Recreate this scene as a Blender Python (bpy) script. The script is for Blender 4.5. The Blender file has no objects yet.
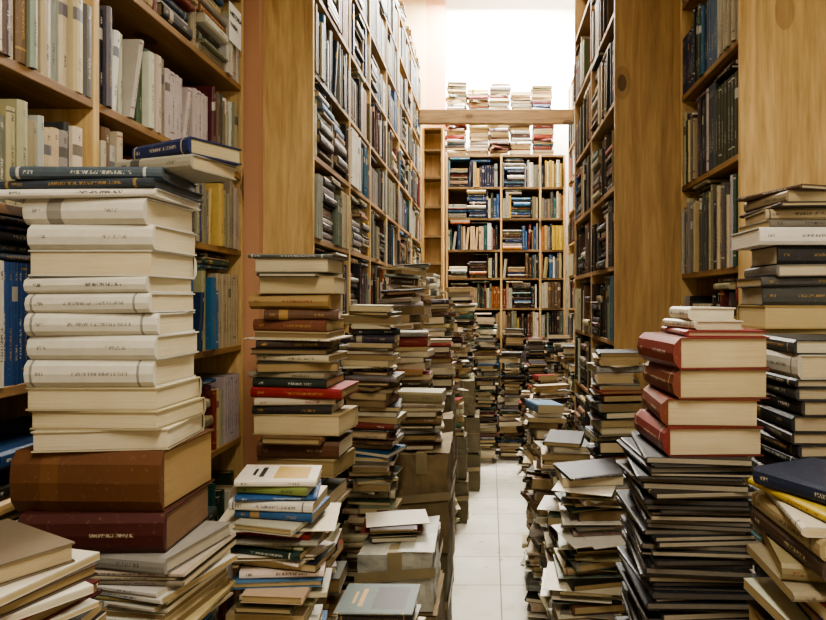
import bpy, bmesh, math, random
from mathutils import Vector, Matrix
from mathutils import noise as mn
R = random.Random(37)

# ------------------------------------------------------------------ helpers
def lin(c):
    out = []
    for v in c[:3]:
        v = v / 255.0
        out.append(v / 12.92 if v <= 0.04045 else ((v + 0.055) / 1.055) ** 2.4)
    return (out[0], out[1], out[2], 1.0)

def link(ob):
    bpy.context.scene.collection.objects.link(ob)
    return ob

def newmat(name):
    m = bpy.data.materials.new(name)
    m.use_nodes = True
    nt = m.node_tree
    b = nt.nodes["Principled BSDF"]
    return m, nt, b

def mth(nt, op, a, b=None, c=None):
    n = nt.nodes.new("ShaderNodeMath")
    n.operation = op
    for i, v in enumerate((a, b, c)):
        if v is None:
            continue
        if isinstance(v, (int, float)):
            n.inputs[i].default_value = v
        else:
            nt.links.new(v, n.inputs[i])
    return n.outputs[0]

def mixc(nt, fac, a, b, blend='MIX'):
    n = nt.nodes.new("ShaderNodeMix")
    n.data_type = 'RGBA'
    n.blend_type = blend
    for idx, v in ((0, fac), (6, a), (7, b)):
        if isinstance(v, (int, float)):
            n.inputs[idx].default_value = v
        elif isinstance(v, tuple):
            n.inputs[idx].default_value = v
        else:
            nt.links.new(v, n.inputs[idx])
    return n.outputs[2]

def noise(nt, vec, scale, detail=2.0, rough=0.5, dist=0.0):
    n = nt.nodes.new("ShaderNodeTexNoise")
    n.inputs["Scale"].default_value = scale
    n.inputs["Detail"].default_value = detail
    n.inputs["Roughness"].default_value = rough
    n.inputs["Distortion"].default_value = dist
    if vec is not None:
        nt.links.new(vec, n.inputs["Vector"])
    return n.outputs["Fac"]

def objcoord(nt, scale=(1, 1, 1)):
    tc = nt.nodes.new("ShaderNodeTexCoord")
    mp = nt.nodes.new("ShaderNodeMapping")
    mp.inputs["Scale"].default_value = scale
    nt.links.new(tc.outputs["Object"], mp.inputs["Vector"])
    return mp.outputs["Vector"]

def attr(nt, name):
    a = nt.nodes.new("ShaderNodeAttribute")
    a.attribute_name = name
    return a.outputs["Color"]

# ------------------------------------------------------------------ materials
def wood_mat(name, axis, dark, light, rough=0.6):
    m, nt, b = newmat(name)
    s = [9.0, 9.0, 9.0]
    s[axis] = 0.7
    v = objcoord(nt, tuple(s))
    g1 = noise(nt, v, 1.6, 4, 0.6, 1.2)
    g2 = noise(nt, v, 9.0, 3, 0.6, 0.3)
    s2 = [3.2, 3.2, 3.2]
    s2[axis] = 1.7
    v2 = objcoord(nt, tuple(s2))
    vo = nt.nodes.new("ShaderNodeTexVoronoi")
    vo.inputs["Scale"].default_value = 1.3
    nt.links.new(v2, vo.inputs["Vector"])
    knot = mth(nt, 'LESS_THAN', vo.outputs["Distance"], 0.13)
    ring = mth(nt, 'LESS_THAN', vo.outputs["Distance"], 0.19)
    f = mth(nt, 'ADD', mth(nt, 'MULTIPLY', g1, 0.75), mth(nt, 'MULTIPLY', g2, 0.35))
    rp = nt.nodes.new("ShaderNodeMapRange")
    rp.inputs[1].default_value = 0.38
    rp.inputs[2].default_value = 0.72
    nt.links.new(f, rp.inputs[0])
    c = mixc(nt, rp.outputs[0], lin(dark), lin(light))
    c = mixc(nt, mth(nt, 'MULTIPLY', ring, 0.35), c, lin((120, 84, 46)))
    c = mixc(nt, mth(nt, 'MULTIPLY', knot, 0.75), c, lin((70, 46, 28)))
    nt.links.new(c, b.inputs["Base Color"])
    b.inputs["Roughness"].default_value = rough
    bp = nt.nodes.new("ShaderNodeBump")
    bp.inputs["Strength"].default_value = 0.15
    bp.inputs["Distance"].default_value = 0.002
    nt.links.new(g2, bp.inputs["Height"])
    nt.links.new(bp.outputs[0], b.inputs["Normal"])
    return m

woodX = wood_mat("pine_grain_x", 0, (108, 84, 56), (156, 126, 86))
woodY = wood_mat("pine_grain_y", 1, (112, 82, 48), (166, 128, 78))
woodZ = wood_mat("pine_grain_z", 2, (176, 140, 88), (226, 196, 140))
woodZd = wood_mat("aged_pine_grain_z", 2, (152, 118, 74), (200, 166, 112))
woodBack = wood_mat("bookcase_back_panel", 2, (66, 48, 30), (92, 68, 44), 0.7)
woodTan = wood_mat("bookcase_light_back", 2, (160, 122, 76), (206, 170, 116), 0.6)

def plaster(name, col, var=0.06):
    m, nt, b = newmat(name)
    v = objcoord(nt)
    n = noise(nt, v, 2.5, 4)
    dk = tuple(max(0, x * (1 - 2 * var)) for x in col)
    c = mixc(nt, n, lin(dk), lin(col))
    nt.links.new(c, b.inputs["Base Color"])
    b.inputs["Roughness"].default_value = 0.85
    bp = nt.nodes.new("ShaderNodeBump")
    bp.inputs["Strength"].default_value = 0.1
    nt.links.new(noise(nt, v, 60, 3), bp.inputs["Height"])
    nt.links.new(bp.outputs[0], b.inputs["Normal"])
    return m
wall_white = plaster("plaster_white", (250, 249, 244), 0.02)
wall_tan = plaster("plaster_tan", (204, 180, 142))
wall_pink = plaster("plaster_salmon", (206, 156, 122))

def tile_mat():
    m, nt, b = newmat("white_floor_tiles")
    tc = nt.nodes.new("ShaderNodeTexCoord")
    sp = nt.nodes.new("ShaderNodeSeparateXYZ")
    nt.links.new(tc.outputs["Object"], sp.inputs[0])
    S = 0.4
    fx = mth(nt, 'FRACT', mth(nt, 'ADD', mth(nt, 'DIVIDE', sp.outputs[0], S), 0.86))
    fy = mth(nt, 'FRACT', mth(nt, 'DIVIDE', sp.outputs[1], S))
    gx = mth(nt, 'LESS_THAN', fx, 0.018)
    gy = mth(nt, 'LESS_THAN', fy, 0.018)
    g = mth(nt, 'MAXIMUM', gx, gy)
    n = noise(nt, tc.outputs["Object"], 4, 4)
    c = mixc(nt, n, lin((184, 178, 164)), lin((226, 222, 210)))
    n2 = noise(nt, tc.outputs["Object"], 1.9, 5, 0.7)
    dirt = mth(nt, 'GREATER_THAN', n2, 0.60)
    c = mixc(nt, mth(nt, 'MULTIPLY', dirt, 0.2), c, lin((150, 134, 108)))
    n3 = noise(nt, tc.outputs["Object"], 11, 3, 0.5)
    c = mixc(nt, mth(nt, 'MULTIPLY', mth(nt, 'GREATER_THAN', n3, 0.69), 0.6), c, lin((140, 112, 76)))
    c = mixc(nt, mth(nt, 'MULTIPLY', g, 0.8), c, lin((104, 96, 82)))
    nt.links.new(c, b.inputs["Base Color"])
    b.inputs["Roughness"].default_value = 0.28
    return m
tiles = tile_mat()

def aged(nt, c, scale, amt):
    v = objcoord(nt)
    n = noise(nt, v, scale, 4, 0.65)
    n2 = noise(nt, v, 7, 3, 0.6)
    c1 = mixc(nt, mth(nt, 'MULTIPLY', n, amt), c, mixc(nt, 1.0, c, (0.5, 0.44, 0.36, 1), 'MULTIPLY'))
    sc = mth(nt, 'GREATER_THAN', noise(nt, v, 90, 5, 0.75), 0.62)
    c1 = mixc(nt, mth(nt, 'MULTIPLY', sc, 0.13), c1, lin((190, 176, 146)))
    return mixc(nt, mth(nt, 'MULTIPLY', n2, 0.4), c1, mixc(nt, 1.0, c1, (0.8, 0.7, 0.52, 1), 'MULTIPLY'))

def cover_mat():
    m, nt, b = newmat("book_cover")
    nt.links.new(aged(nt, attr(nt, "Col"), 30, 0.55), b.inputs["Base Color"])
    b.inputs["Roughness"].default_value = 0.48
    return m

def spine_mat():
    m, nt, b = newmat("book_spine")
    uv = nt.nodes.new("ShaderNodeUVMap")
    uv.uv_map = "UVMap"
    sp = nt.nodes.new("ShaderNodeSeparateXYZ")
    nt.links.new(uv.outputs[0], sp.inputs[0])
    x, y = sp.outputs[0], sp.outputs[1]
    fu = mth(nt, 'FRACT', x)
    k = mth(nt, 'FLOOR', x)
    wn = nt.nodes.new("ShaderNodeTexWhiteNoise")
    wn.noise_dimensions = '1D'
    nt.links.new(k, wn.inputs["W"])
    r = wn.outputs["Value"]
    cb = nt.nodes.new("ShaderNodeCombineXYZ")
    nt.links.new(mth(nt, 'MULTIPLY', x, 88.0), cb.inputs[0])
    nt.links.new(mth(nt, 'MULTIPLY', y, 3.0), cb.inputs[1])
    nz = noise(nt, cb.outputs[0], 1.0, 1.0)
    letters = mth(nt, 'GREATER_THAN', nz, 0.5)
    vin = mth(nt, 'MULTIPLY', mth(nt, 'GREATER_THAN', y, 0.33), mth(nt, 'LESS_THAN', y, 0.67))
    t1 = mth(nt, 'MULTIPLY', mth(nt, 'GREATER_THAN', fu, 0.2),
             mth(nt, 'LESS_THAN', fu, mth(nt, 'ADD', mth(nt, 'MULTIPLY', r, 0.4), 0.3)))
    t2 = mth(nt, 'MULTIPLY', mth(nt, 'GREATER_THAN', fu, 0.85), mth(nt, 'LESS_THAN', fu, 0.92))
    t = mth(nt, 'MAXIMUM', t1, t2)
    txt = mth(nt, 'MULTIPLY', mth(nt, 'MULTIPLY', t, vin), letters)
    b1 = mth(nt, 'LESS_THAN', mth(nt, 'ABSOLUTE', mth(nt, 'SUBTRACT', fu, 0.12)), 0.010)
    b2 = mth(nt, 'LESS_THAN', mth(nt, 'ABSOLUTE', mth(nt, 'SUBTRACT', fu, 0.95)), 0.010)
    band = mth(nt, 'MULTIPLY', mth(nt, 'GREATER_THAN', r, 0.75), mth(nt, 'MAXIMUM', b1, b2))
    lab = mth(nt, 'MULTIPLY', mth(nt, 'LESS_THAN', r, 0.12),
              mth(nt, 'MULTIPLY', mth(nt, 'GREATER_THAN', fu, 0.68), mth(nt, 'LESS_THAN', fu, 0.80)))
    f = mth(nt, 'MAXIMUM', mth(nt, 'MAXIMUM', txt, band), lab)
    c = mixc(nt, mth(nt, 'MULTIPLY', f, 0.75), attr(nt, "Col"), attr(nt, "Txt"))
    nt.links.new(aged(nt, c, 36, 0.5), b.inputs["Base Color"])
    b.inputs["Roughness"].default_value = 0.5
    return m

def page_mat():
    m, nt, b = newmat("book_pages")
    uv = nt.nodes.new("ShaderNodeUVMap")
    uv.uv_map = "UVMap"
    mp = nt.nodes.new("ShaderNodeMapping")
    mp.inputs["Scale"].default_value = (5, 700, 1)
    nt.links.new(uv.outputs[0], mp.inputs["Vector"])
    n = noise(nt, mp.outputs[0], 1.0, 3, 0.7)
    n3 = noise(nt, objcoord(nt), 14, 3, 0.6)
    c = attr(nt, "Col")
    dk = mixc(nt, 1.0, c, (0.42, 0.36, 0.28, 1), 'MULTIPLY')
    f = mth(nt, 'MULTIPLY', mth(nt, 'POWER', n, 1.3), 0.95)
    c2 = mixc(nt, f, c, dk)
    c3 = mixc(nt, mth(nt, 'MULTIPLY', n3, 0.6), c2, mixc(nt, 1.0, c2, (0.78, 0.66, 0.46, 1), 'MULTIPLY'))
    nt.links.new(c3, b.inputs["Base Color"])
    b.inputs["Roughness"].default_value = 0.85
    return m
M_COVER, M_SPINE, M_PAGE = cover_mat(), spine_mat(), page_mat()

def simple(name, col, rough=0.6, var=0.15, scale=8.0, emit=0):
    m, nt, b = newmat(name)
    n = noise(nt, objcoord(nt), scale, 4, 0.6)
    c = mixc(nt, n, lin(tuple(x * (1 - var * 2) for x in col)), lin(col))
    nt.links.new(c, b.inputs["Base Color"])
    b.inputs["Roughness"].default_value = rough
    if emit:
        b.inputs["Emission Color"].default_value = (1, 0.93, 0.8, 1)
        b.inputs["Emission Strength"].default_value = emit
    return m
card = simple("cardboard", (148, 126, 88), 0.8, .24, 7)
card_dk = simple("old_cardboard", (122, 110, 78), 0.7, 0.26, 7)
tape = simple("packing_tape", (158, 142, 106), 0.35)
plasticw = simple("white_plastic_wrap", (208, 205, 190), 0.3, 0.24, 16)
greyp = simple("kraft_wrapping_paper", (138, 126, 98), 0.6, 0.26, 8)
metalw = simple("white_enamel", (235, 235, 230), 0.4)
tube_m = simple("fluorescent_tube", (255, 250, 240), 0.4, 0, 1, 6)
ink = simple("black_ink", (25, 25, 28), 0.6)
paper = simple("white_card", (240, 238, 230), 0.7, 0.03)
string_m = simple("jute_string", (176, 156, 118), 0.9)

# ------------------------------------------------------------------ book mesh accumulator
class Acc:
    def __init__(s):
        s.v = []; s.f = []; s.m = []; s.c = []; s.t = []; s.uv = []
    def face(s, idx, mat, col, txt, uvs):
        s.f.append(idx); s.m.append(mat); s.c.append(col); s.t.append(txt); s.uv.append(uvs)
    def build(s, name):
        me = bpy.data.meshes.new(name)
        me.from_pydata(s.v, [], s.f)
        for m in (M_COVER, M_SPINE, M_PAGE):
            me.materials.append(m)
        me.polygons.foreach_set("material_index", s.m)
        ca = me.color_attributes.new("Col", 'FLOAT_COLOR', 'CORNER')
        ta = me.color_attributes.new("Txt", 'FLOAT_COLOR', 'CORNER')
        uvl = me.uv_layers.new(name="UVMap")
        cc = []; tt = []; uu = []
        for fi, f in enumerate(s.f):
            n = len(f)
            cc.extend(s.c[fi] * n)
            tt.extend(s.t[fi] * n)
            for q in s.uv[fi]:
                uu.extend(q)
        ca.data.foreach_set("color", cc)
        ta.data.foreach_set("color", tt)
        uvl.data.foreach_set("uv", uu)
        me.validate()
        me.update()
        return link(bpy.data.objects.new(name, me))

BK = [0]
def book(acc, o, X, Y, Z, L, W, T, col, page, ins=0.003, t=0.0025, bulge=0.003, txt=None, art=False):
    """Book: spine at local x=0 facing -x, local y along the spine, local z = thickness."""
    BK[0] += 1
    k = BK[0] % 311
    lc = lin(col)
    if txt is None:
        lum = 0.3 * col[0] + 0.59 * col[1] + 0.11 * col[2]
        if lum > 120:
            txt = R.choice([(40, 40, 44), (60, 50, 40), (130, 30, 28), (30, 50, 90)])
        else:
            txt = R.choice([(205, 195, 170), (180, 145, 80), (215, 215, 208)])
    lt = lin(txt); lp = lin(page)
    t = min(t, T * 0.2)
    b0 = len(acc.v)
    prof = [(W, 0), (0.003, 0), (-bulge * .72, 0.2 * T), (-bulge, 0.5 * T), (-bulge * .72, 0.8 * T), (0.003, T), (W, T),
            (W, T - t), (0.004, T - t), (0.004, t), (W, t)]
    N = len(prof)
    def P(x, y, z):
        return (o[0] + X[0]*x + Y[0]*y + Z[0]*z, o[1] + X[1]*x + Y[1]*y + Z[1]*z, o[2] + X[2]*x + Y[2]*y + Z[2]*z)
    for yy in (0, L):
        for (px, pz) in prof:
            acc.v.append(P(px, yy, pz))
    ks = max(1.0, T / 0.020)
    def vv(a): return (a - 0.5) * ks + 0.5
    def side(i, j, mat, v0, v1):
        acc.face((b0+i, b0+N+i, b0+N+j, b0+j), mat, lc, lt, [(k+0.001, v0), (k+0.999, v0), (k+0.999, v1), (k+0.001, v1)])
    side(0, 1, 0, 0, 0)
    side(1, 2, 1, vv(0.0), vv(0.2))
    side(2, 3, 1, vv(0.2), vv(0.5))
    side(3, 4, 1, vv(0.5), vv(0.8))
    side(4, 5, 1, vv(0.8), vv(1.0))
    side(5, 6, 0, 0, 0)
    side(6, 7, 0, 0, 0)
    side(10, 0, 0, 0, 0)
    for off in (0, N):
        for q in ((0, 1, 9, 10), (1, 2, 3, 4, 5, 8, 9), (5, 6, 7, 8)):
            acc.face(tuple(b0 + off + i for i in q), 0, lc, lt, [(0, 0)] * len(q))
    b1 = len(acc.v)
    xs, xe, ys, ye, zs, ze = 0.004, W - ins, ins, L - ins, t, T - t
    for (a, b_, c) in ((xs, ys, zs), (xe, ys, zs), (xe, ye, zs), (xs, ye, zs), (xs, ys, ze), (xe, ys, ze), (xe, ye, ze), (xs, ye, ze)):
        acc.v.append(P(a, b_, c))
    u0 = R.random() * 50
    for q, l in (((0, 1, 5, 4), W), ((1, 2, 6, 5), L), ((2, 3, 7, 6), W)):
        acc.face(tuple(b1 + i for i in q), 2, lp, lt, [(u0, zs+u0), (u0 + l, zs+u0), (u0 + l, ze+u0), (u0, ze+u0)])
    if art:
        c2 = lin(R.choice([(215, 210, 195), (170, 60, 40), (60, 84, 110), (190, 160, 90), (60, 60, 60), (110, 130, 100), (190, 180, 160)]))
        def rect(x0, x1, y0, y1, cc):
            bb = len(acc.v)
            for (a, b_) in ((x0, y0), (x1, y0), (x1, y1), (x0, y1)):
                acc.v.append(P(a * W, b_ * L, T + 0.0004))
            acc.face((bb, bb+1, bb+2, bb+3), 0, cc, lt, [(0, 0)] * 4)
        rect(0.12, 0.88, 0.12, 0.55, c2)
        rect(0.2, 0.8, 0.68, 0.74, lt)
        rect(0.3, 0.7, 0.79, 0.83, lt)

PAGES = [(216, 204, 172), (200, 184, 146), (228, 220, 198), (184, 166, 126), (214, 208, 190), (168, 148, 108), (148, 128, 94)]
WHITE = [(232, 228, 218), (222, 215, 200), (208, 200, 178), (238, 236, 230)]
CREAM = [(202, 188, 154), (184, 168, 130), (212, 200, 166)]
GREY = [(148, 148, 142), (114, 116, 114), (90, 92, 93), (168, 165, 155)]
DARK = [(36, 36, 38), (30, 32, 40), (44, 37, 33), (56, 56, 57), (24, 24, 26)]
BROWN = [(104, 72, 48), (80, 54, 38), (132, 102, 70), (92, 66, 48)]
RED = [(140, 42, 38), (108, 32, 32), (152, 58, 48), (90, 30, 32)]
BLUE = [(32, 60, 112), (44, 94, 150), (92, 140, 180), (26, 42, 80), (54, 110, 160)]
GREEN = [(38, 74, 62), (80, 106, 82), (34, 84, 82), (62, 78, 54)]
WARM = [(200, 164, 74), (182, 110, 54), (206, 176, 112), (168, 90, 50)]

def pal(w=0, c=0, g=0, d=0, b=0, r=0, bl=0, gr=0, wa=0):
    return [(WHITE, w), (CREAM, c), (GREY, g), (DARK, d), (BROWN, b), (RED, r), (BLUE, bl), (GREEN, gr), (WARM, wa)]
def pick(p):
    tot = sum(x[1] for x in p)
    z = R.random() * tot
    for lst, wt in p:
        z -= wt
        if z <= 0:
            break
    c = R.choice(lst)
    j = R.uniform(0.68, 1.06)
    return tuple(max(0, min(250, x * j + R.uniform(-8, 8))) for x in c)

P_NEAR = pal(6, 5, 2, 1.5, 2, 1.6, 2, 1.6, 1.2)
P_MID = pal(4, 3.4, 5, 4.5, 2.2, 1.3, 1.2, 1, .4)
P_BACK = pal(6, 1.4, 1.5, 1.6, .6, 1.8, 8, .9, 1.2)
P_BACKLOW = pal(3, 4, 2, 3, 3, 1.8, 1, 1, 1)
P_RIGHT = pal(3, 3, 4.5, 4, 3, .9, .7, 1.2, .3)
P_BLUE = pal(1.5, 0, 1.5, 1, 0, 0, 8, 1, 0)
P_PILE = pal(3.5, 5, 3, 4, 4, 1.4, .8, .8, .4)
P_DARK = pal(.9, 1, 1.8, 5.5, 2.2, .9, .5, .8, .1)
P_PAPER = pal(8, 6, 2.5, 1, 2, .5, .3, .2, .2)

UP = Vector((0, 0, 1))
def shelf_row(acc, o, d, length, clear, p, hr=(0.175, 0.25), wr=(0.14, 0.2), tr=(0.010, 0.038),
              flat=0.06, top=0.35, series=0.06, fill=1.0, sbk=0.018):
    d = Vector(d); e = d.cross(UP)
    o = Vector(o)
    pos = 0.004
    seg = []
    ser = 0; sc = None
    end = length * fill
    while pos < end - 0.014:
        if R.random() < flat * 0.25 and end - pos > 0.24 and ser == 0:
            L = R.uniform(0.18, 0.225)
            z = 0.0; hh = clear * R.uniform(0.5, 0.95)
            while z < hh - 0.03:
                T = R.uniform(0.010, 0.04)
                l2 = min(L, R.uniform(0.17, 0.23))
                book(acc, o + e * (pos + L) + d * R.uniform(-0.012, 0.025) + UP * z, d, -e, UP, l2, R.uniform(*wr), T,
                     pick(p), R.choice(PAGES))
                z += T + 0.0005
            pos += L + 0.006
            continue
        if ser > 0:
            col, T, H, W, sb = sc
            ser -= 1
        else:
            col = pick(p)
            T = R.uniform(*tr); H = min(R.uniform(*hr), clear - 0.012); W = R.uniform(*wr)
            sb = R.uniform(-0.008, sbk)
            if R.random() < series:
                ser = R.randint(3, 8); sc = (col, T, H, W, sb)
        if pos + T > end:
            break
        a = 0.0
        if R.random() < 0.07 and pos + T + 0.05 < end:
            a = R.uniform(0.05, 0.22)
        oo = o + e * pos + d * (sb + R.uniform(0, 0.004))
        if a:
            Yv = (UP * math.cos(a) + e * math.sin(a)); Zv = (e * math.cos(a) - UP * math.sin(a))
            oo = oo + UP * (T * math.sin(a))
            book(acc, oo, d, Yv, Zv, H - 0.01, W, T, col, R.choice(PAGES))
            pos += T + H * math.sin(a) + 0.003
        else:
            book(acc, oo, d, UP, e, H, W, T, col, R.choice(PAGES), ins=R.choice([0.0, 0.003]))
            seg.append((pos, pos + T, H))
            pos += T + R.choice([0.0004, 0.0008, 0.0015])
    x = 0.02
    while x < end - 0.24:
        if R.random() < top:
            L = R.uniform(0.17, 0.225)
            hs = [s[2] for s in seg if s[1] > x - 0.01 and s[0] < x + L + 0.01]
            if hs:
                z = max(hs) + 0.001
                while True:
                    T = R.uniform(0.008, 0.026)
                    if z + T > clear - 0.004 or R.random() < 0.1:
                        break
                    book(acc, o + e * (x + L) + d * R.uniform(-0.01, 0.03) + UP * z, d, -e, UP,
                         L * R.uniform(0.85, 1), R.uniform(*wr), T, pick(p), R.choice(PAGES))
                    z += T + 0.0005
            x += L + 0.01
        else:
            x += 0.12

def S(T, L=0.23, W=0.165, a=90, col=None, page=None, dx=0, dy=0, ins=0.003, bulge=0.004, t=0.003, txt=None, art=False):
    return dict(T=T, L=L, W=W, a=a, col=col, page=page, dx=dx, dy=dy, ins=ins, bulge=bulge, t=t, txt=txt, art=art)

def stack(acc, cx, cy, ztop, zbase, specs=(), p=P_PILE, tr=(0.008, 0.05), lr=(0.18, 0.245), wr=(0.13, 0.18),
          angs=(90, 270, 90, 0, 180), jit=6, off=0.012, mag=0.0, tilt=0.018, sheet=0.0, walk=.006, wmax=.015):
    z = ztop
    specs = list(specs)
    first = True
    tx = R.uniform(-tilt, tilt); ty = R.uniform(-tilt, tilt)
    wx = 0.0; wy = 0.0
    while z > zbase + 0.0005:
        exp = bool(specs)
        if specs:
            s = specs.pop(0)
        else:
            T = R.uniform(tr[0], tr[1]) if R.random() < .7 else R.uniform(tr[0], (tr[0] + tr[1]) / 2)
            if mag and R.random() < mag:
                T = R.uniform(0.004, 0.01)
            L = R.uniform(*lr); W = R.uniform(*wr)
            wx = max(-wmax, min(wmax, wx + R.uniform(-walk, walk)))
            wy = max(-wmax, min(wmax, wy + R.uniform(-walk, walk)))
            s = S(T, L, W, R.choice(angs), dx=wx + R.uniform(-off, off), dy=wy + R.uniform(-off, off),
                  ins=R.choice([0.0, 0.0005, 0.003]), bulge=R.choice([0.001, 0.004, .006]), t=R.choice([0.001, 0.0028]))
            if sheet and R.random() < sheet:
                s.update(T=.0025, L=.27, W=.195, a=R.choice([78, 102, 10, -10]), col=R.choice(WHITE), page=PAGES[4], ins=0, bulge=0)
            elif R.random() < 0.1 and T < .03:
                s['a'] += R.choice([-1, 1]) * R.uniform(12, 26)
        T = s['T']
        if z - T < zbase + 0.008:
            T = z - zbase
        col = s['col'] or pick(p)
        page = s['page'] or R.choice(PAGES)
        a = math.radians(s['a'] + (R.uniform(-jit, jit)))
        tx = max(-tilt, min(tilt, tx + R.uniform(-.005, .005)))
        ty = max(-tilt, min(tilt, ty + R.uniform(-.005, .005)))
        k = 0.0 if exp and T > .04 else max(0.0, min(1.0, (z - T - zbase) / 0.3))
        X = Vector((math.cos(a), math.sin(a), 0)); Y = Vector((-math.sin(a), math.cos(a), 0))
        Zt = Vector((tx * k, ty * k, 1)).normalized()
        X = (X - Zt * X.dot(Zt)).normalized(); Y = Zt.cross(X)
        c = Vector((cx + s['dx'], cy + s['dy'], z - T))
        o = c - X * (s['W'] / 2) - Y * (s['L'] / 2)
        book(acc, o, X, Y, Zt, s['L'], s['W'], T - 0.0004, col, page, s['ins'], s['t'], s['bulge'], s['txt'],
             art=(s['art'] or (first and not exp and R.random() < 0.4)))
        first = False
        z -= T

# ------------------------------------------------------------------ solid helper
class Solid:
    def __init__(s): s.v = []; s.f = []; s.m = []
    def box(s, x0, x1, y0, y1, z0, z1, mi=0):
        b = len(s.v)
        s.v += [(x0,y0,z0),(x1,y0,z0),(x1,y1,z0),(x0,y1,z0),(x0,y0,z1),(x1,y0,z1),(x1,y1,z1),(x0,y1,z1)]
        for q in ((0,3,2,1),(4,5,6,7),(0,1,5,4),(1,2,6,5),(2,3,7,6),(3,0,4,7)):
            s.f.append(tuple(b+i for i in q)); s.m.append(mi)
    def build(s, name, mats, bevel=0.0):
        me = bpy.data.meshes.new(name)
        me.from_pydata(s.v, [], s.f)
        for m in mats: me.materials.append(m)
        me.polygons.foreach_set("material_index", s.m)
        me.update()
        ob = link(bpy.data.objects.new(name, me))
        if bevel:
            md = ob.modifiers.new("bevel", 'BEVEL'); md.width = bevel; md.segments = 2; md.limit_method = 'ANGLE'
        return ob

# ------------------------------------------------------------------ room
def slab(name, x0, x1, y0, y1, z0, z1, m):
    s = Solid(); s.box(x0, x1, y0, y1, z0, z1); return s.build(name, [m])
CEIL = 5.2
slab("floor", -1.35, 1.25, -2.0, 7.3, -0.1, 0, tiles)
slab("ceiling", -1.35, 1.25, -2.0, 7.3, CEIL, CEIL + 0.1, wall_white)
slab("wall_left", -1.45, -1.35, -2.0, 7.3, 0, CEIL, wall_tan)
slab("wall_right", 1.25, 1.35, -2.0, 7.3, 0, CEIL, wall_white)
slab("wall_back", -1.45, 1.35, 7.3, 7.4, 0, CEIL, wall_white)
slab("wall_front", -1.45, 1.35, -2.1, -2.0, 0, CEIL, wall_tan)
slab("wall_pilaster", -1.34, -0.895, 2.49, 2.53, 0, CEIL, wall_pink)
slab("wall_pilaster", -0.72, -0.50, 7.19, 7.295, 0, CEIL, wall_pink)
slab("wall_pilaster", -1.34, -0.72, 7.17, 7.295, 0, CEIL, wall_tan)

# ------------------------------------------------------------------ bookcases
TH = 0.022
def bookcase_side(name, xf, xb, y0, y1, posts, shelves, ztop, wz=None):
    s = Solid()
    x0, x1 = min(xf, xb), max(xf, xb)
    for py in posts:
        s.box(x0, x1, py, py + TH, 0, ztop, 0)
    for i in range(len(posts) - 1):
        for z in shelves:
            s.box(x0 + 0.001, x1 - 0.001, posts[i] + TH, posts[i+1], z - TH, z, 1)
    bx = (x0, x0 + 0.008) if xf > xb else (x1 - 0.008, x1)
    s.box(bx[0], bx[1], y0 + TH, y1, 0.0, ztop, 2)
    return s.build(name, [wz or woodZ, woodY, woodBack], 0.002)

def fill_side(name, xf, xb, posts, shelves, ztop, pfun, **kw):
    acc = Acc()
    d = (-1, 0, 0) if xf > xb else (1, 0, 0)
    zs = list(shelves) + [ztop]
    for i in range(len(posts) - 1):
        a, b = posts[i] + TH, posts[i+1]
        for j in range(len(zs) - 1):
            p, kk = pfun(i, j, zs[j])
            if p is None: continue
            k2 = dict(kw); k2.update(kk)
            o = (xf, a if d[0] < 0 else b, zs[j])
            shelf_row(acc, o, d, b - a, zs[j+1] - TH - zs[j], p, **k2)
    return acc.build(name)

# near left bookcase
LN = [0.05, 0.38, 0.72, 1.08, 1.43, 1.79, 2.08, 2.42, 2.76, 3.1]
PN = [0.35, 0.95, 1.54, 2.455]
bookcase_side("bookcase", -0.95, -1.30, 0.35, 2.455 + TH, PN, LN + [3.45], 3.45)
P_LIGHT = pal(7, 7, 1.8, .8, 1.4, 1.5, 1, 1.4, 1.6)
def pf(i, j, z):
    if z < 0.9: return P_PILE, dict(flat=3)
    if abs(z - 1.43) < .01 and i <= 1: return P_BLUE, dict(top=.2, flat=0)
    if abs(z - 1.43) < .01: return pal(2, 1, 1, 1, 0, 0, 2, 5, 0), dict(flat=0, hr=(.2, .28))
    if abs(z - 1.08) < .01: return P_NEAR, dict(flat=2.5)
    if abs(z - 2.42) < .01 and i == 2: return P_NEAR, dict(flat=2.2, top=.6)
    if abs(z - 2.08) < .01 and i == 2: return P_LIGHT, dict(hr=(.19, .26), tr=(.010, .028), series=.04, flat=0, top=0)
    if abs(z - 2.08) < .01 or abs(z - 1.79) < .01: return P_LIGHT, dict(hr=(.17, .25), tr=(.010, .036), series=.03, flat=0, top=.3)
    return P_NEAR, dict(hr=(.18, .255), tr=(.01, .032))
fill_side("shelf_books", -0.95, -1.30, PN, LN, 3.45, pf)

# mid left bookcase
LM = [0.185 + 0.333 * i for i in range(11)]
PM = [2.54, 3.2, 3.75, 4.35, 4.94, 5.74, 6.50]
bookcase_side("bookcase", -0.70, -1.0, 2.54, 6.50 + TH, PM, LM + [3.83], 3.83)
def pf2(i, j, z):
    if z < 0.9: return P_PILE, dict(flat=2)
    if z > 2.8 and R.random() < .7: return pal(2, 0, 6, 8, 1, 0, 2, 0, 0), dict(series=.5, top=.1, tr=(.02, .035))
    if R.random() < .3: return pal(3, 1, 6, 5, 1, 0, 1, 0, 0), dict(series=.25, top=.3)
    return P_MID, dict(series=.05, top=.7)
fill_side("shelf_books", -0.70, -1.0, PM, LM, 3.83, pf2, hr=(.19, .29), tr=(.009, .036), wr=(.16, .22), sbk=.012, flat=.3)

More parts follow.
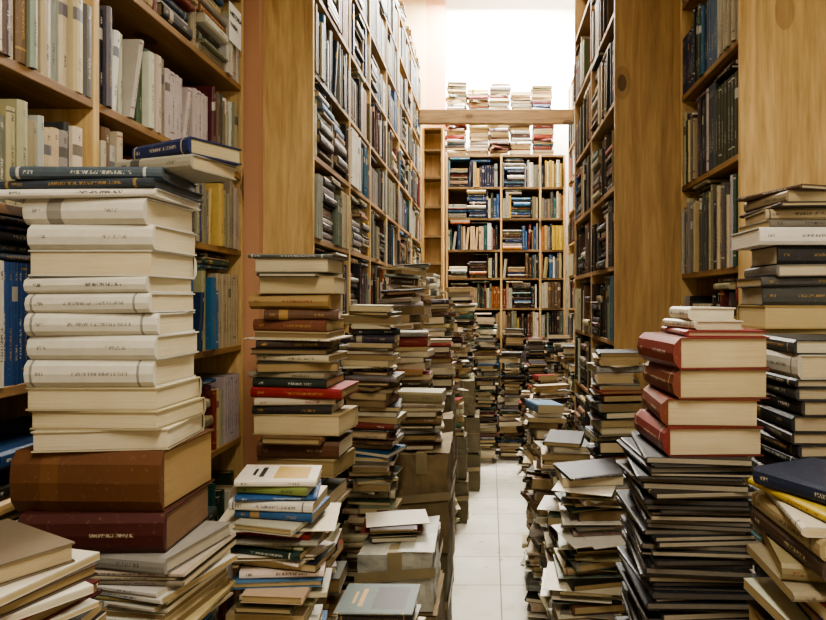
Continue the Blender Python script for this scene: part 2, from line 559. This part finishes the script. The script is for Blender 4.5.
# right bookcase (near)
LA = [0.05, 0.42, 0.78, 1.0, 1.345, 1.712, 2.085, 2.47, 2.86, 3.25]
PA = [2.10, 2.748]
bookcase_side("bookcase", 0.82, 1.16, 2.10, 2.77, PA, LA + [3.9], 3.9)
fill_side("shelf_books", 0.82, 1.16, PA, LA, 3.9, lambda i, j, z: (P_RIGHT, dict(flat=0.0, top=.4)), hr=(.24, .32), tr=(.009, .03), wr=(.16, .22), sbk=.01, series=.03)

# right bookcase (protruding)
LB = [0.05, 0.42, 0.78, 1.1, 1.42, 1.75, 2.1, 2.47, 2.86, 3.25, 3.6]
PB = [2.775, 3.42, 4.08]
bookcase_side("bookcase", 0.54, 0.88, 2.775, 4.08 + TH, PB, LB + [3.95], 3.95, woodZd)
def pf4(i, j, z):
    if z > 3.2: return None, {}
    return P_DARK if z < 2.2 else P_RIGHT, dict(flat=.8, top=.5, fill=1.0 if z < 2.6 else .7)
fill_side("shelf_books", 0.54, 0.88, PB, LB, 3.95, pf4, hr=(.22, .29), tr=(.012, .04), wr=(.16, .22), sbk=.01)

# right bookcase (far)
PC = [4.11, 5.0, 5.9, 6.79]
bookcase_side("bookcase", 0.83, 1.16, 4.11, 6.79 + TH, PC, LM + [3.83], 3.83, woodZd)
fill_side("shelf_books", 0.83, 1.16, PC, LM, 3.83, lambda i, j, z: (P_RIGHT, {}), hr=(.2, .28), tr=(.015, .04))

# back bookcases
def bookcase_back(name, yf, yb, posts, shelves, ztop, mb=None):
    s = Solid()
    for px in posts:
        s.box(px, px + TH, yf, yb, 0, ztop, 0)
    for i in range(len(posts) - 1):
        for z in shelves:
            s.box(posts[i] + TH, posts[i+1], yf + 0.001, yb - 0.001, z - TH, z, 1)
    s.box(posts[0], posts[-1] + TH, yb, yb + 0.008, 0, ztop, 2)
    return s.build(name, [woodZ, woodX, mb or woodBack], 0.002)
LBK = [0.14, 0.50, 0.86, 1.20, 1.514, 1.837, 2.14, 2.48, 2.815]
PBK = [-0.475, 0.11, 0.53, 0.79]
ZTB = 3.16
bookcase_back("bookcase", 6.9, 7.15, PBK, LBK + [ZTB], ZTB)
acc = Acc()
zs = LBK + [ZTB]
for i in range(3):
    for j, z in enumerate(LBK):
        pp = P_BACK if z > 2.1 else P_BACKLOW
        if i == 2 and z > 1.9: pp = pal(3, 4, 1, 1, 1, 1.4, 3, 1, 4)
        fl = 2.5 if (i == 1 and z > 2.0) or (abs(z - 1.837) < .01 and i < 2) else .5
        shelf_row(acc, (PBK[i] + TH, 6.9, z), (0, 1, 0), PBK[i+1] - PBK[i] - TH, zs[j+1] - TH - z, pp, flat=fl,
                  hr=(.2, .29), tr=(.012, .042), top=.9, series=.08, sbk=.004)
acc.build("shelf_books")
bookcase_back("open_bookcase", 6.55, 6.72, [-0.695, -0.50], [0.2, 0.6, 1.0, 1.4, 1.72, 1.98, 2.26, 2.56, 2.86, 3.14, 3.36], 3.36, woodTan)

s = Solid(); s.box(-0.698, 0.828, 6.36, 6.42, 3.35, 3.49)
s.build("wooden_beam", [woodX], 0.004)

# books piled on top of the back bookcase
acc = Acc()
x = -0.36
ptop = pal(6, 3, 1.5, .8, .8, 5, 1.8, .3, .9)
while x < 0.76:
    zt = R.uniform(3.76, 3.96)
    stack(acc, x, 7.0, zt, ZTB, p=ptop, lr=(0.19, 0.228), wr=(0.15, 0.18), angs=(90, 90, 270), jit=5, tr=(.016, .05), off=.008)
    x += 0.232
acc.build("book_pile")
acc = Acc()
for y in (3.9, 4.2, 4.9, 5.2, 5.5, 5.8, 6.1, 6.36):
    stack(acc, -0.81, y, R.uniform(3.95, 4.2), 3.83, p=P_MID, angs=(0, 180), lr=(.2, .24), jit=6)
acc.build("book_pile")

# ------------------------------------------------------------------ book stacks, left
def one(name, *a, **k):
    acc = Acc(); stack(acc, *a, **k); return acc.build(name)
SP = (220, 218, 208); CR = (232, 222, 194)
tg = (120, 118, 114)
vols = [
    S(.034, .17, .125, 62, (30, 44, 92), (190, 180, 150), dx=.13, dy=.03),
    S(.030, .18, .13, 75, (160, 156, 142), (206, 192, 160), dx=.115, dy=.02),
    S(.024, .27, .19, 94, (78, 92, 104), (90, 94, 96), dx=-.01),
    S(.018, .29, .20, 90, (56, 66, 78), (80, 82, 80), dx=-.015),
    S(.016, .29, .20, 91, (240, 238, 232), (232, 228, 214), dx=-.02, txt=(30, 30, 30)),
    S(.050, .235, .175, 86, SP, CR, txt=tg, dx=-.004), S(.048, .235, .175, 91, SP, CR, txt=tg, dx=.004),
    S(.050, .235, .175, 270, SP, CR, txt=tg), S(.032, .235, .17, 86, SP, CR, dx=-.004),
    S(.038, .235, .175, 90, SP, CR, txt=tg), S(.042, .24, .175, 93, SP, CR, txt=tg),
    S(.046, .24, .175, 88, SP, CR, txt=tg, dx=.006), S(.052, .24, .175, 91, SP, CR, txt=tg),
    S(.044, .25, .18, 270, (200, 190, 160), CR, dx=.004), S(.036, .25, .18, 266, (190, 178, 144), CR, dx=.012),
    S(.040, .25, .18, 273, (206, 198, 172), (230, 222, 200), dx=.014),
    S(.115, .285, .215, 90, (104, 68, 42), (186, 160, 116), dx=.0, dy=.02, bulge=.014, ins=.006, t=.004, txt=(122, 84, 52)),
    S(.075, .27, .20, 92, (78, 36, 32), (146, 118, 92), dx=.01, bulge=.01),
    S(.03, .27, .2, 80, (146, 144, 140), (200, 196, 184), dx=.05),
] + [S(R.uniform(.006, .014), .27, .21, R.choice([74, 82, 88, 260]), dx=.05 + R.uniform(-.012, .012), ins=0, t=.0008, bulge=.001) for _ in range(14)]
for v_ in vols[5:13]: v_['bulge'] = .009
one("book_stack", -0.755, 1.30, 1.915, 0.0, vols, p=P_PAPER, lr=(.24, .29), wr=(.18, .21), jit=2)
one("magazine_stack", -0.735, 0.93, 1.245, 0.0,
    [S(.03, .20, .15, 58, (120, 108, 92), (190, 176, 146)), S(.012, .24, .17, 82, (206, 200, 186), ins=0), S(.018, .24, .17, 70, (90, 74, 66)),
     S(.012, .25, .18, 64, (220, 216, 206), ins=0), S(.02, .24, .17, 72, (104, 36, 36)), S(.008, .25, .18, 58, (206, 202, 190), ins=0)],
    p=P_PILE, lr=(.22, .25), wr=(.17, .19), mag=.5, jit=7)
s2 = [S(.012, .25, .17, 90, (90, 92, 92)), S(.042, .22, .16, 270, (160, 150, 126), (222, 212, 186)),
      S(.012, .22, .17, 0, (60, 60, 60)), S(.05, .22, .165, 268, (176, 160, 126), (206, 192, 158), dx=.01),
      S(.046, .235, .13, 90, (170, 142, 96), (180, 154, 108), bulge=.022, dx=-.008),
      S(.03, .21, .16, 97, (96, 64, 44), dx=.012), S(.034, .22, .16, 84, (118, 72, 52)), S(.02, .22, .165, 260, (186, 172, 138)),
      S(.005, .26, .19, 76, (224, 218, 200), ins=0), S(.024, .22, .16, 92, (64, 50, 40)), S(.018, .22, .17, 270, (44, 44, 44), dx=-.012), S(.022, .22, .16, 86, (200, 190, 166), dx=.01),
      S(.03, .23, .16, 278, (60, 54, 48)), S(.018, .23, .16, 90, (146, 138, 118), dx=-.01), S(.026, .22, .17, 82, (40, 48, 44)),
      S(.03, .27, .18, 88, (140, 34, 38), dx=.02), S(.022, .23, .17, 94, (196, 186, 168)), S(.026, .23, .17, 86, (44, 40, 40)),
      S(.06, .26, .18, 268, (196, 178, 140), (220, 206, 172), dx=.02), S(.02, .24, .17, 180, (116, 88, 60), dx=.01),
      S(.05, .24, .17, 92, (94, 62, 42), dx=.02), S(.05, .24, .17, 266, (182, 166, 126), dx=.02)]
one("book_stack", -0.575, 1.95, 1.735, 0.0, s2, p=pal(1, 2, 1, 2, 2, 5, 0, 0, 0), jit=6, off=.016)
one("paperback_stack", -0.50, 1.53, 1.19, 0.0,
    [S(.016, .18, .13, 100, (222, 216, 204), art=True, ins=0), S(.02, .16, .12, 80, (120, 136, 74), ins=0),
     S(.012, .18, .13, 98, (44, 88, 142), ins=0), S(.024, .19, .135, 88, (222, 217, 208), ins=0), S(.02, .18, .13, 84, (40, 84, 132), ins=0, dx=.01)],
    p=pal(8, 4, 1, 1.2, .6, 1, 3, .4, .6), lr=(.175, .205), wr=(.125, .145), tr=(.008, .028), jit=11, off=.013, angs=(90, 90, 180, 270), tilt=.05, sheet=.04)
one("book_stack", -0.47, 2.60, 1.58, 0.0, p=pal(4, 5, 3, 1.8, 3, 1.2, .3, .3, 0), lr=(.17, .22), wr=(.13, .17), tr=(.008, .035), off=.018, jit=10, tilt=.04)
one("book_stack", -0.43, 3.32, 1.44, 0.0, p=pal(1, 2, 1, 2, 7, .8, 0, 0, .5), lr=(.2, .24), wr=(.15, .18), tr=(.02, .05), jit=9, tilt=.04)
one("book_stack", -0.56, 3.02, 1.30, 0.0, p=P_PILE, lr=(.18, .22), wr=(.14, .17))
MS = dict(lr=(.17, .25), wr=(.13, .18), off=.026, jit=14, tilt=.07, sheet=.12, walk=.014, wmax=.035)
P_OLD = pal(5, 6, 3, 2.4, 4, 1, .5, .5, .3)
one("book_stack", -0.54, 3.80, 1.66, 0.0, p=P_OLD, **MS)
one("book_stack", -0.54, 4.10, 1.80, 0.0, p=P_PAPER, **MS)
one("book_stack", -0.38, 4.42, 1.60, 0.0, p=P_OLD, **MS)
one("book_stack", -0.56, 4.75, 1.86, 0.0, p=P_PAPER, **MS)
one("book_stack", -0.36, 4.95, 1.45, 0.0, p=P_OLD, **MS)
one("book_stack", -0.54, 5.15, 1.78, 0.0, p=P_PAPER, **MS)
one("book_stack", -0.56, 5.95, 1.84, 0.0, p=P_PAPER, **MS)
one("book_stack", -0.28, 6.05, 1.72, 0.0, p=P_OLD, **MS)
one("book_stack", -0.56, 6.28, 1.7, 0.0, p=P_PILE, **MS)
for (x, y, zt) in ((-.30, 6.38, 1.45), (-.04, 6.40, 1.20), (.21, 6.5, 1.08), (.46, 6.45, .98), (.68, 6.5, 1.25), (-.04, 6.72, 1.42), (.25, 6.77, 1.30), (.48, 6.75, 1.2)):
    one("book_stack", x, y - .01, zt, 0.0, p=P_DARK if x > .1 else P_PILE, lr=(.18, .235), wr=(.14, .175), off=.018, jit=10, tilt=.04)
# ------------------------------------------------------------------ right stacks
RB = (118, 62, 44)
r1 = [S(.028, .13, .10, 0, (222, 216, 200), (232, 228, 212), dx=.0), S(.020, .15, .11, 10, (212, 204, 184), (226, 218, 198)),
      S(.014, .2, .165, 0, (136, 42, 42), (208, 178, 158), dx=.02),
      S(.066, .225, .195, 5, (124, 52, 42), (220, 206, 172), bulge=.014, ins=.005), S(.062, .225, .19, 0, RB, (214, 200, 164), bulge=.014, ins=.005, dx=.006),
      S(.058, .225, .19, -4, RB, (218, 204, 174), bulge=.014, ins=.005, dx=-.006), S(.060, .23, .2, 3, (124, 48, 44), (222, 210, 182), bulge=.012, ins=.005, dx=-.012)]
r1 += [S(R.uniform(.005, .013), .27, .21, R.choice([0, 4, -5, 178]), R.choice(DARK), R.choice([(120, 116, 108), (84, 80, 76), (170, 164, 150)]),
         dx=-.045 + R.uniform(-.015, .015), dy=-.0 + R.uniform(-.01, .01), ins=0, t=.0012, bulge=.001) for _ in range(60)]
one("book_stack", 0.475, 1.44, 1.585, 0.0, r1, p=P_DARK, lr=(.26, .27), wr=(.2, .22), angs=(0, 180), mag=.9, jit=2)
r2 = [S(.012, .22, .17, 20, (96, 72, 56)), S(.03, .2, .16, 8, (150, 134, 108), (204, 190, 158)), S(.012, .24, .18, 5, (66, 58, 52)),
      S(.03, .2, .17, 90, (186, 172, 144)), S(.02, .22, .18, 95, (126, 122, 114)),
      S(.045, .26, .2, 93, (236, 234, 230), (228, 224, 212), txt=(20, 20, 20), dx=.0), S(.05, .2, .16, 90, (46, 46, 48), dx=.02),
      S(.03, .22, .17, 0, (126, 124, 118)), S(.025, .24, .18, 90, (86, 86, 88)), S(.05, .22, .17, 90, (72, 74, 72), (180, 170, 150)),
      S(.06, .23, .17, 270, (186, 160, 106), (216, 198, 154))]
one("book_stack", 0.815, 1.73, 1.89, 0.0, r2, p=P_DARK, lr=(.22, .27), wr=(.17, .2), jit=4, off=.012)
r3 = [S(.03, .23, .17, 0, (40, 42, 46)), S(.05, .235, .175, 3, (184, 180, 172), (210, 200, 176))] + \
     [S(R.uniform(.016, .034), .235, .175, R.choice([0, 2, -3]), R.choice(DARK), (184, 174, 152), dx=R.uniform(-.006, .006)) for _ in range(12)]
one("book_stack", 0.705, 1.41, 1.52, 0.0, r3, p=P_DARK, lr=(.22, .235), wr=(.165, .18), angs=(0, 0, 180), jit=2)
r4 = [S(.03, .21, .15, 24, (36, 46, 72), (150, 146, 130)), S(.014, .24, .17, 8, (186, 164, 62)), S(.016, .25, .18, -8, (206, 198, 182), ins=0),
      S(.03, .24, .18, -4, (162, 146, 112)), S(.03, .24, .18, 5, (70, 54, 44))]
one("book_stack", 0.575, 1.06, 1.31, 0.0, r4, p=P_PILE, lr=(.2, .23), wr=(.16, .19), jit=5)
one("book_stack", 0.50, 2.52, 1.40, 0.0, p=P_DARK, lr=(.18, .2), wr=(.14, .17), angs=(0, 90, 0), jit=8, mag=.3)
RS = dict(off=.024, jit=14, tilt=.07, sheet=.12, walk=.014, wmax=.03)
one("book_stack", 0.345, 2.20, 1.03, 0.0, p=pal(3, 3, 6, 4, 1.5, .5, .3, 3, 0), lr=(.2, .235), wr=(.16, .18), angs=(0, 90, 0, 270), mag=.4, **RS)
one("book_stack", 0.36, 2.92, 0.98, 0.0, p=pal(4, 4, 5, 4, 1, .5, .5, 2, 0), lr=(.2, .25), wr=(.15, .19), angs=(0, 90, 0, 270), mag=.5, **RS)
one("book_stack", 0.33, 3.32, 0.86, 0.0, p=P_PAPER, lr=(.2, .24), wr=(.15, .18), mag=.3, **RS)
one("book_stack", 0.35, 3.75, 1.0, 0.0, p=P_OLD, lr=(.2, .25), wr=(.15, .19), **RS)
one("book_stack", 0.38, 4.15, 0.90, 0.0, p=P_PAPER, lr=(.2, .24), **RS)
one("book_stack", 0.66, 4.45, 1.15, 0.0, p=P_DARK, lr=(.2, .24), off=.012)
one("book_stack", 0.42, 4.58, 1.0, 0.0, p=P_PILE, lr=(.2, .24), **RS)
one("book_stack", 0.68, 5.0, 1.25, 0.0, p=P_DARK, lr=(.2, .24), off=.012)
one("book_stack", 0.44, 5.1, 0.86, 0.0, p=P_PAPER, lr=(.2, .24), **RS)
one("book_stack", 0.48, 5.6, 0.95, 0.0, p=P_PILE, lr=(.2, .24), **RS)
one("book_stack", 0.42, 5.98, 0.8, 0.0, p=P_PILE, lr=(.2, .24), **RS)
one("book_stack", 0.70, 5.95, 1.2, 0.0, p=P_DARK, lr=(.2, .22), off=.005)

# ------------------------------------------------------------------ boxes and parcels
def carton(name, x0, x1, y0, y1, z0, z1, mat, tapem, seed=0, wob=0.006, strips=True, string=False):
    bm = bmesh.new()
    bmesh.ops.create_cube(bm, size=1.0)
    bmesh.ops.subdivide_edges(bm, edges=bm.edges[:], cuts=13, use_grid_fill=True)
    cx, cy, cz = (x0+x1)/2, (y0+y1)/2, (z0+z1)/2
    sx, sy, sz = (x1-x0)/2 - wob, (y1-y0)/2 - wob, (z1-z0)/2 - wob * .4
    for v in bm.verts:
        p = Vector((v.co.x * 2 * sx, v.co.y * 2 * sy, v.co.z * 2 * sz))
        w_ = Vector((cx, cy, cz)) + p
        n = mn.noise_vector(w_ * 11 + Vector((seed, 0, 0))) * wob + mn.noise_vector(w_ * 34 + Vector((seed, 5, 0))) * wob * .35
        if v.co.z < -0.49: n.z = 0
        v.co = w_ + n
    def strip(pts, mi=1):
        vs = [bm.verts.new(p) for p in pts]
        f = bm.faces.new(vs); f.material_index = mi
    if strips:
        w = 0.024
        strip([(cx-w, y0, z1+.001), (cx+w, y0, z1+.001), (cx+w, y1-.01, z1+.001), (cx-w, y1-.01, z1+.001)])
        strip([(cx-w, y0-.001, z1+.001), (cx+w, y0-.001, z1+.001), (cx+w, y0-.001, z1-.09), (cx-w, y0-.001, z1-.09)])
        zz = z0 + (z1-z0)*.5
        strip([(x0+.002, y0-.0015, zz), (x1-.002, y0-.0015, zz+.02), (x1-.002, y0-.0015, zz+.055), (x0+.002, y0-.0015, zz+.035)])
        strip([(x1+.001, y0, zz+.02), (x1+.001, y1, zz), (x1+.001, y1, zz+.035), (x1+.001, y0, zz+.055)])
        strip([(cx+.01, y0+.003, z1+.002), (x1-.004, y0+.003, z1+.001), (x1-.01, y1-.02, z1+.02), (cx+.01, y1-.02, z1+.006)], 0)
    if string:
        for t in (.35, .7):
            xx = x0 + (x1-x0)*t
            strip([(xx-.002, y0-.002, z0), (xx+.002, y0-.002, z0), (xx+.002, y0-.002, z1+.002), (xx-.002, y0-.002, z1+.002)])
            strip([(xx-.002, y0-.002, z1+.002), (xx+.002, y0-.002, z1+.002), (xx+.002, y1, z1+.002), (xx-.002, y1, z1+.002)])
        zz = z0 + (z1-z0)*.55
        strip([(x0, y0-.002, zz), (x1, y0-.002, zz), (x1, y0-.002, zz+.004), (x0, y0-.002, zz+.004)])
        strip([(x1+.002, y0, zz), (x1+.002, y1, zz), (x1+.002, y1, zz+.004), (x1+.002, y0, zz+.004)])
    me = bpy.data.meshes.new(name); bm.to_mesh(me); bm.free()
    me.materials.append(mat); me.materials.append(tapem)
    return link(bpy.data.objects.new(name, me))

carton("plastic_wrapped_parcel", -.45, -.18, 2.12, 2.45, .56, .765, plasticw, tape, 1, .011, True, False)
carton("cardboard_box", -.46, -.17, 2.12, 2.46, 0, .555, card, tape, 2)
one("magazine_stack", -.295, 1.73, .80, 0, p=P_PAPER, lr=(.2, .22), wr=(.15, .165), mag=.8, jit=5, off=.006, angs=(90, 270), ztop=None) if False else None
one("magazine_stack", -.295, 1.73, .80, 0.0, p=P_PAPER, lr=(.19, .215), wr=(.15, .17), mag=.75, jit=6, off=.007, angs=(90, 270))
carton("cardboard_box", -.42, -.17, 2.76, 3.14, .50, .94, card, tape, 5, .012)
carton("cardboard_box", -.43, -.18, 2.76, 3.14, 0, .495, card_dk, tape, 6)
carton("cardboard_box", -.38, -.2, 3.5, 3.66, 0, .95, card, tape, 7, .008)
carton("paper_parcel", -.45, -.12, 5.35, 5.78, .63, .93, greyp, string_m, 8, .012, False, True)
carton("paper_parcel", -.46, -.08, 5.35, 5.78, .32, .62, greyp, string_m, 18, .012, False, True)
carton("cardboard_box", -.47, -.08, 5.35, 5.78, 0, .31, card_dk, tape, 9)
carton("paper_parcel", -.40, -.16, 4.60, 4.80, .31, .62, greyp, string_m, 19, .010, False, True)
carton("cardboard_box", -.40, -.15, 4.58, 4.80, 0, .30, card_dk, tape, 21, .01)
carton("cardboard_box", -.42, -.22, 3.72, 4.22, 0, 1.05, card_dk, tape, 10, .01)
carton("cardboard_box", -.96, -.72, 4.45, 4.72, 3.832, 4.06, card_dk, tape, 12, .006)
one("book_stack", -.31, 2.92, 1.19, .945, p=P_PILE, lr=(.18, .21), wr=(.13, .16), jit=14, off=.01, tilt=.06)
one("book_stack", -.29, 5.56, 1.35, .935, p=P_PAPER, lr=(.18, .24), wr=(.14, .17), jit=14, off=.01, tilt=.06)
one("book_stack", -.31, 3.95, 1.36, 1.055, p=P_PILE, lr=(.15, .17), wr=(.12, .14), jit=8, off=.005)
one("book_stack", -.33, 2.30, .82, .77, p=P_PAPER, lr=(.19, .22), wr=(.14, .16), jit=14, off=.005, tr=(.004, .012))
one("book_stack", -.28, 4.70, .88, .625, p=P_PILE, lr=(.15, .19), wr=(.12, .15), jit=14, off=.005)

lab = bpy.data.objects.new("shelf_label", None); link(lab)
lab.location = (-0.938, 2.36, 2.60)
s = Solid(); s.box(0, 0.002, -0.055, 0.055, -0.065, 0.075)
o = s.build("label_card", [paper]); o.parent = lab
for i, (tx, zz) in enumerate((("HISTORIA", .03), ("VARIA", -.01))):
    cu = bpy.data.curves.new("label_text", 'FONT'); cu.body = tx; cu.size = .024; cu.extrude = .0004
    cu.materials.append(ink)
    t = link(bpy.data.objects.new("label_text", cu)); t.parent = lab
    t.rotation_euler = (math.radians(90), 0, math.radians(90)); t.location = (.003, -.048, zz)

# ------------------------------------------------------------------ lights
def fixture(x, y, z, w, power, col=(1, .9, .74), size=1.3, along='Y'):
    e = bpy.data.objects.new("fluorescent_or_fill_light", None); link(e)  # used for the aisle tubes and for the added front fill
    e.location = (x, y, z)
    s = Solid()
    s.box(-.08, .08, -size/2, size/2, .03, .08)
    s.box(-.07, .07, -size/2, -size/2 + .03, -.03, .03); s.box(-.07, .07, size/2 - .03, size/2, -.03, .03)
    for xx in (-.06, .06): s.box(xx-.004, xx+.004, -size/2+.1, -size/2+.12, .08, CEIL - z); s.box(xx-.004, xx+.004, size/2-.12, size/2-.1, .08, CEIL - z)
    h = s.build("housing", [metalw]); h.parent = e
    for xx in (-.035, .035):
        bm = bmesh.new()
        bmesh.ops.create_cone(bm, segments=12, radius1=.013, radius2=.013, depth=size-.06, cap_ends=True)
        me = bpy.data.meshes.new("tube"); bm.to_mesh(me); bm.free(); me.materials.append(tube_m)
        t = link(bpy.data.objects.new("tube", me)); t.parent = e; t.rotation_euler = (math.radians(90), 0, 0); t.location = (xx, 0, 0)
    if along == 'X': e.rotation_euler = (0, 0, math.radians(90))
    l = bpy.data.lights.new("lamp", 'AREA'); l.shape = 'RECTANGLE'; l.size = w; l.size_y = size; l.energy = power; l.color = col
    lo = link(bpy.data.objects.new("lamp", l)); lo.parent = e; lo.location = (0, 0, -.035)
    return e
fixture(0, 0.1, 3.0, .25, 47, (1, .94, .80), along='Y')  # added fill lamp above the camera, brightens camera-facing panels and stack tops
fixture(0, 3.0, 4.5, .25, 42, (1, .94, .80))
fixture(0, 4.8, 4.7, .25, 66, (1, .95, .84))
fixture(0.1, 6.75, 4.95, .25, 500, (1, .97, .90), along='X', size=1.2)

w = bpy.data.worlds.new("World"); bpy.context.scene.world = w; w.use_nodes = True
w.node_tree.nodes["Background"].inputs[0].default_value = (1, .9, .75, 1)
w.node_tree.nodes["Background"].inputs[1].default_value = .3
try:
    bpy.context.scene.view_settings.look = 'AgX - Medium High Contrast'
except Exception as ex:
    print("look", ex)

# ------------------------------------------------------------------ camera
cam = bpy.data.cameras.new("camera")
cam.sensor_width = 36; cam.lens = 642 / 826 * 36
cam.shift_x = -77 / 826; cam.shift_y = -10 / 826
cam.clip_start = 0.02
co = link(bpy.data.objects.new("camera", cam))
co.location = (0, 0, 1.6); co.rotation_euler = (math.radians(90), 0, 0)
bpy.context.scene.camera = co
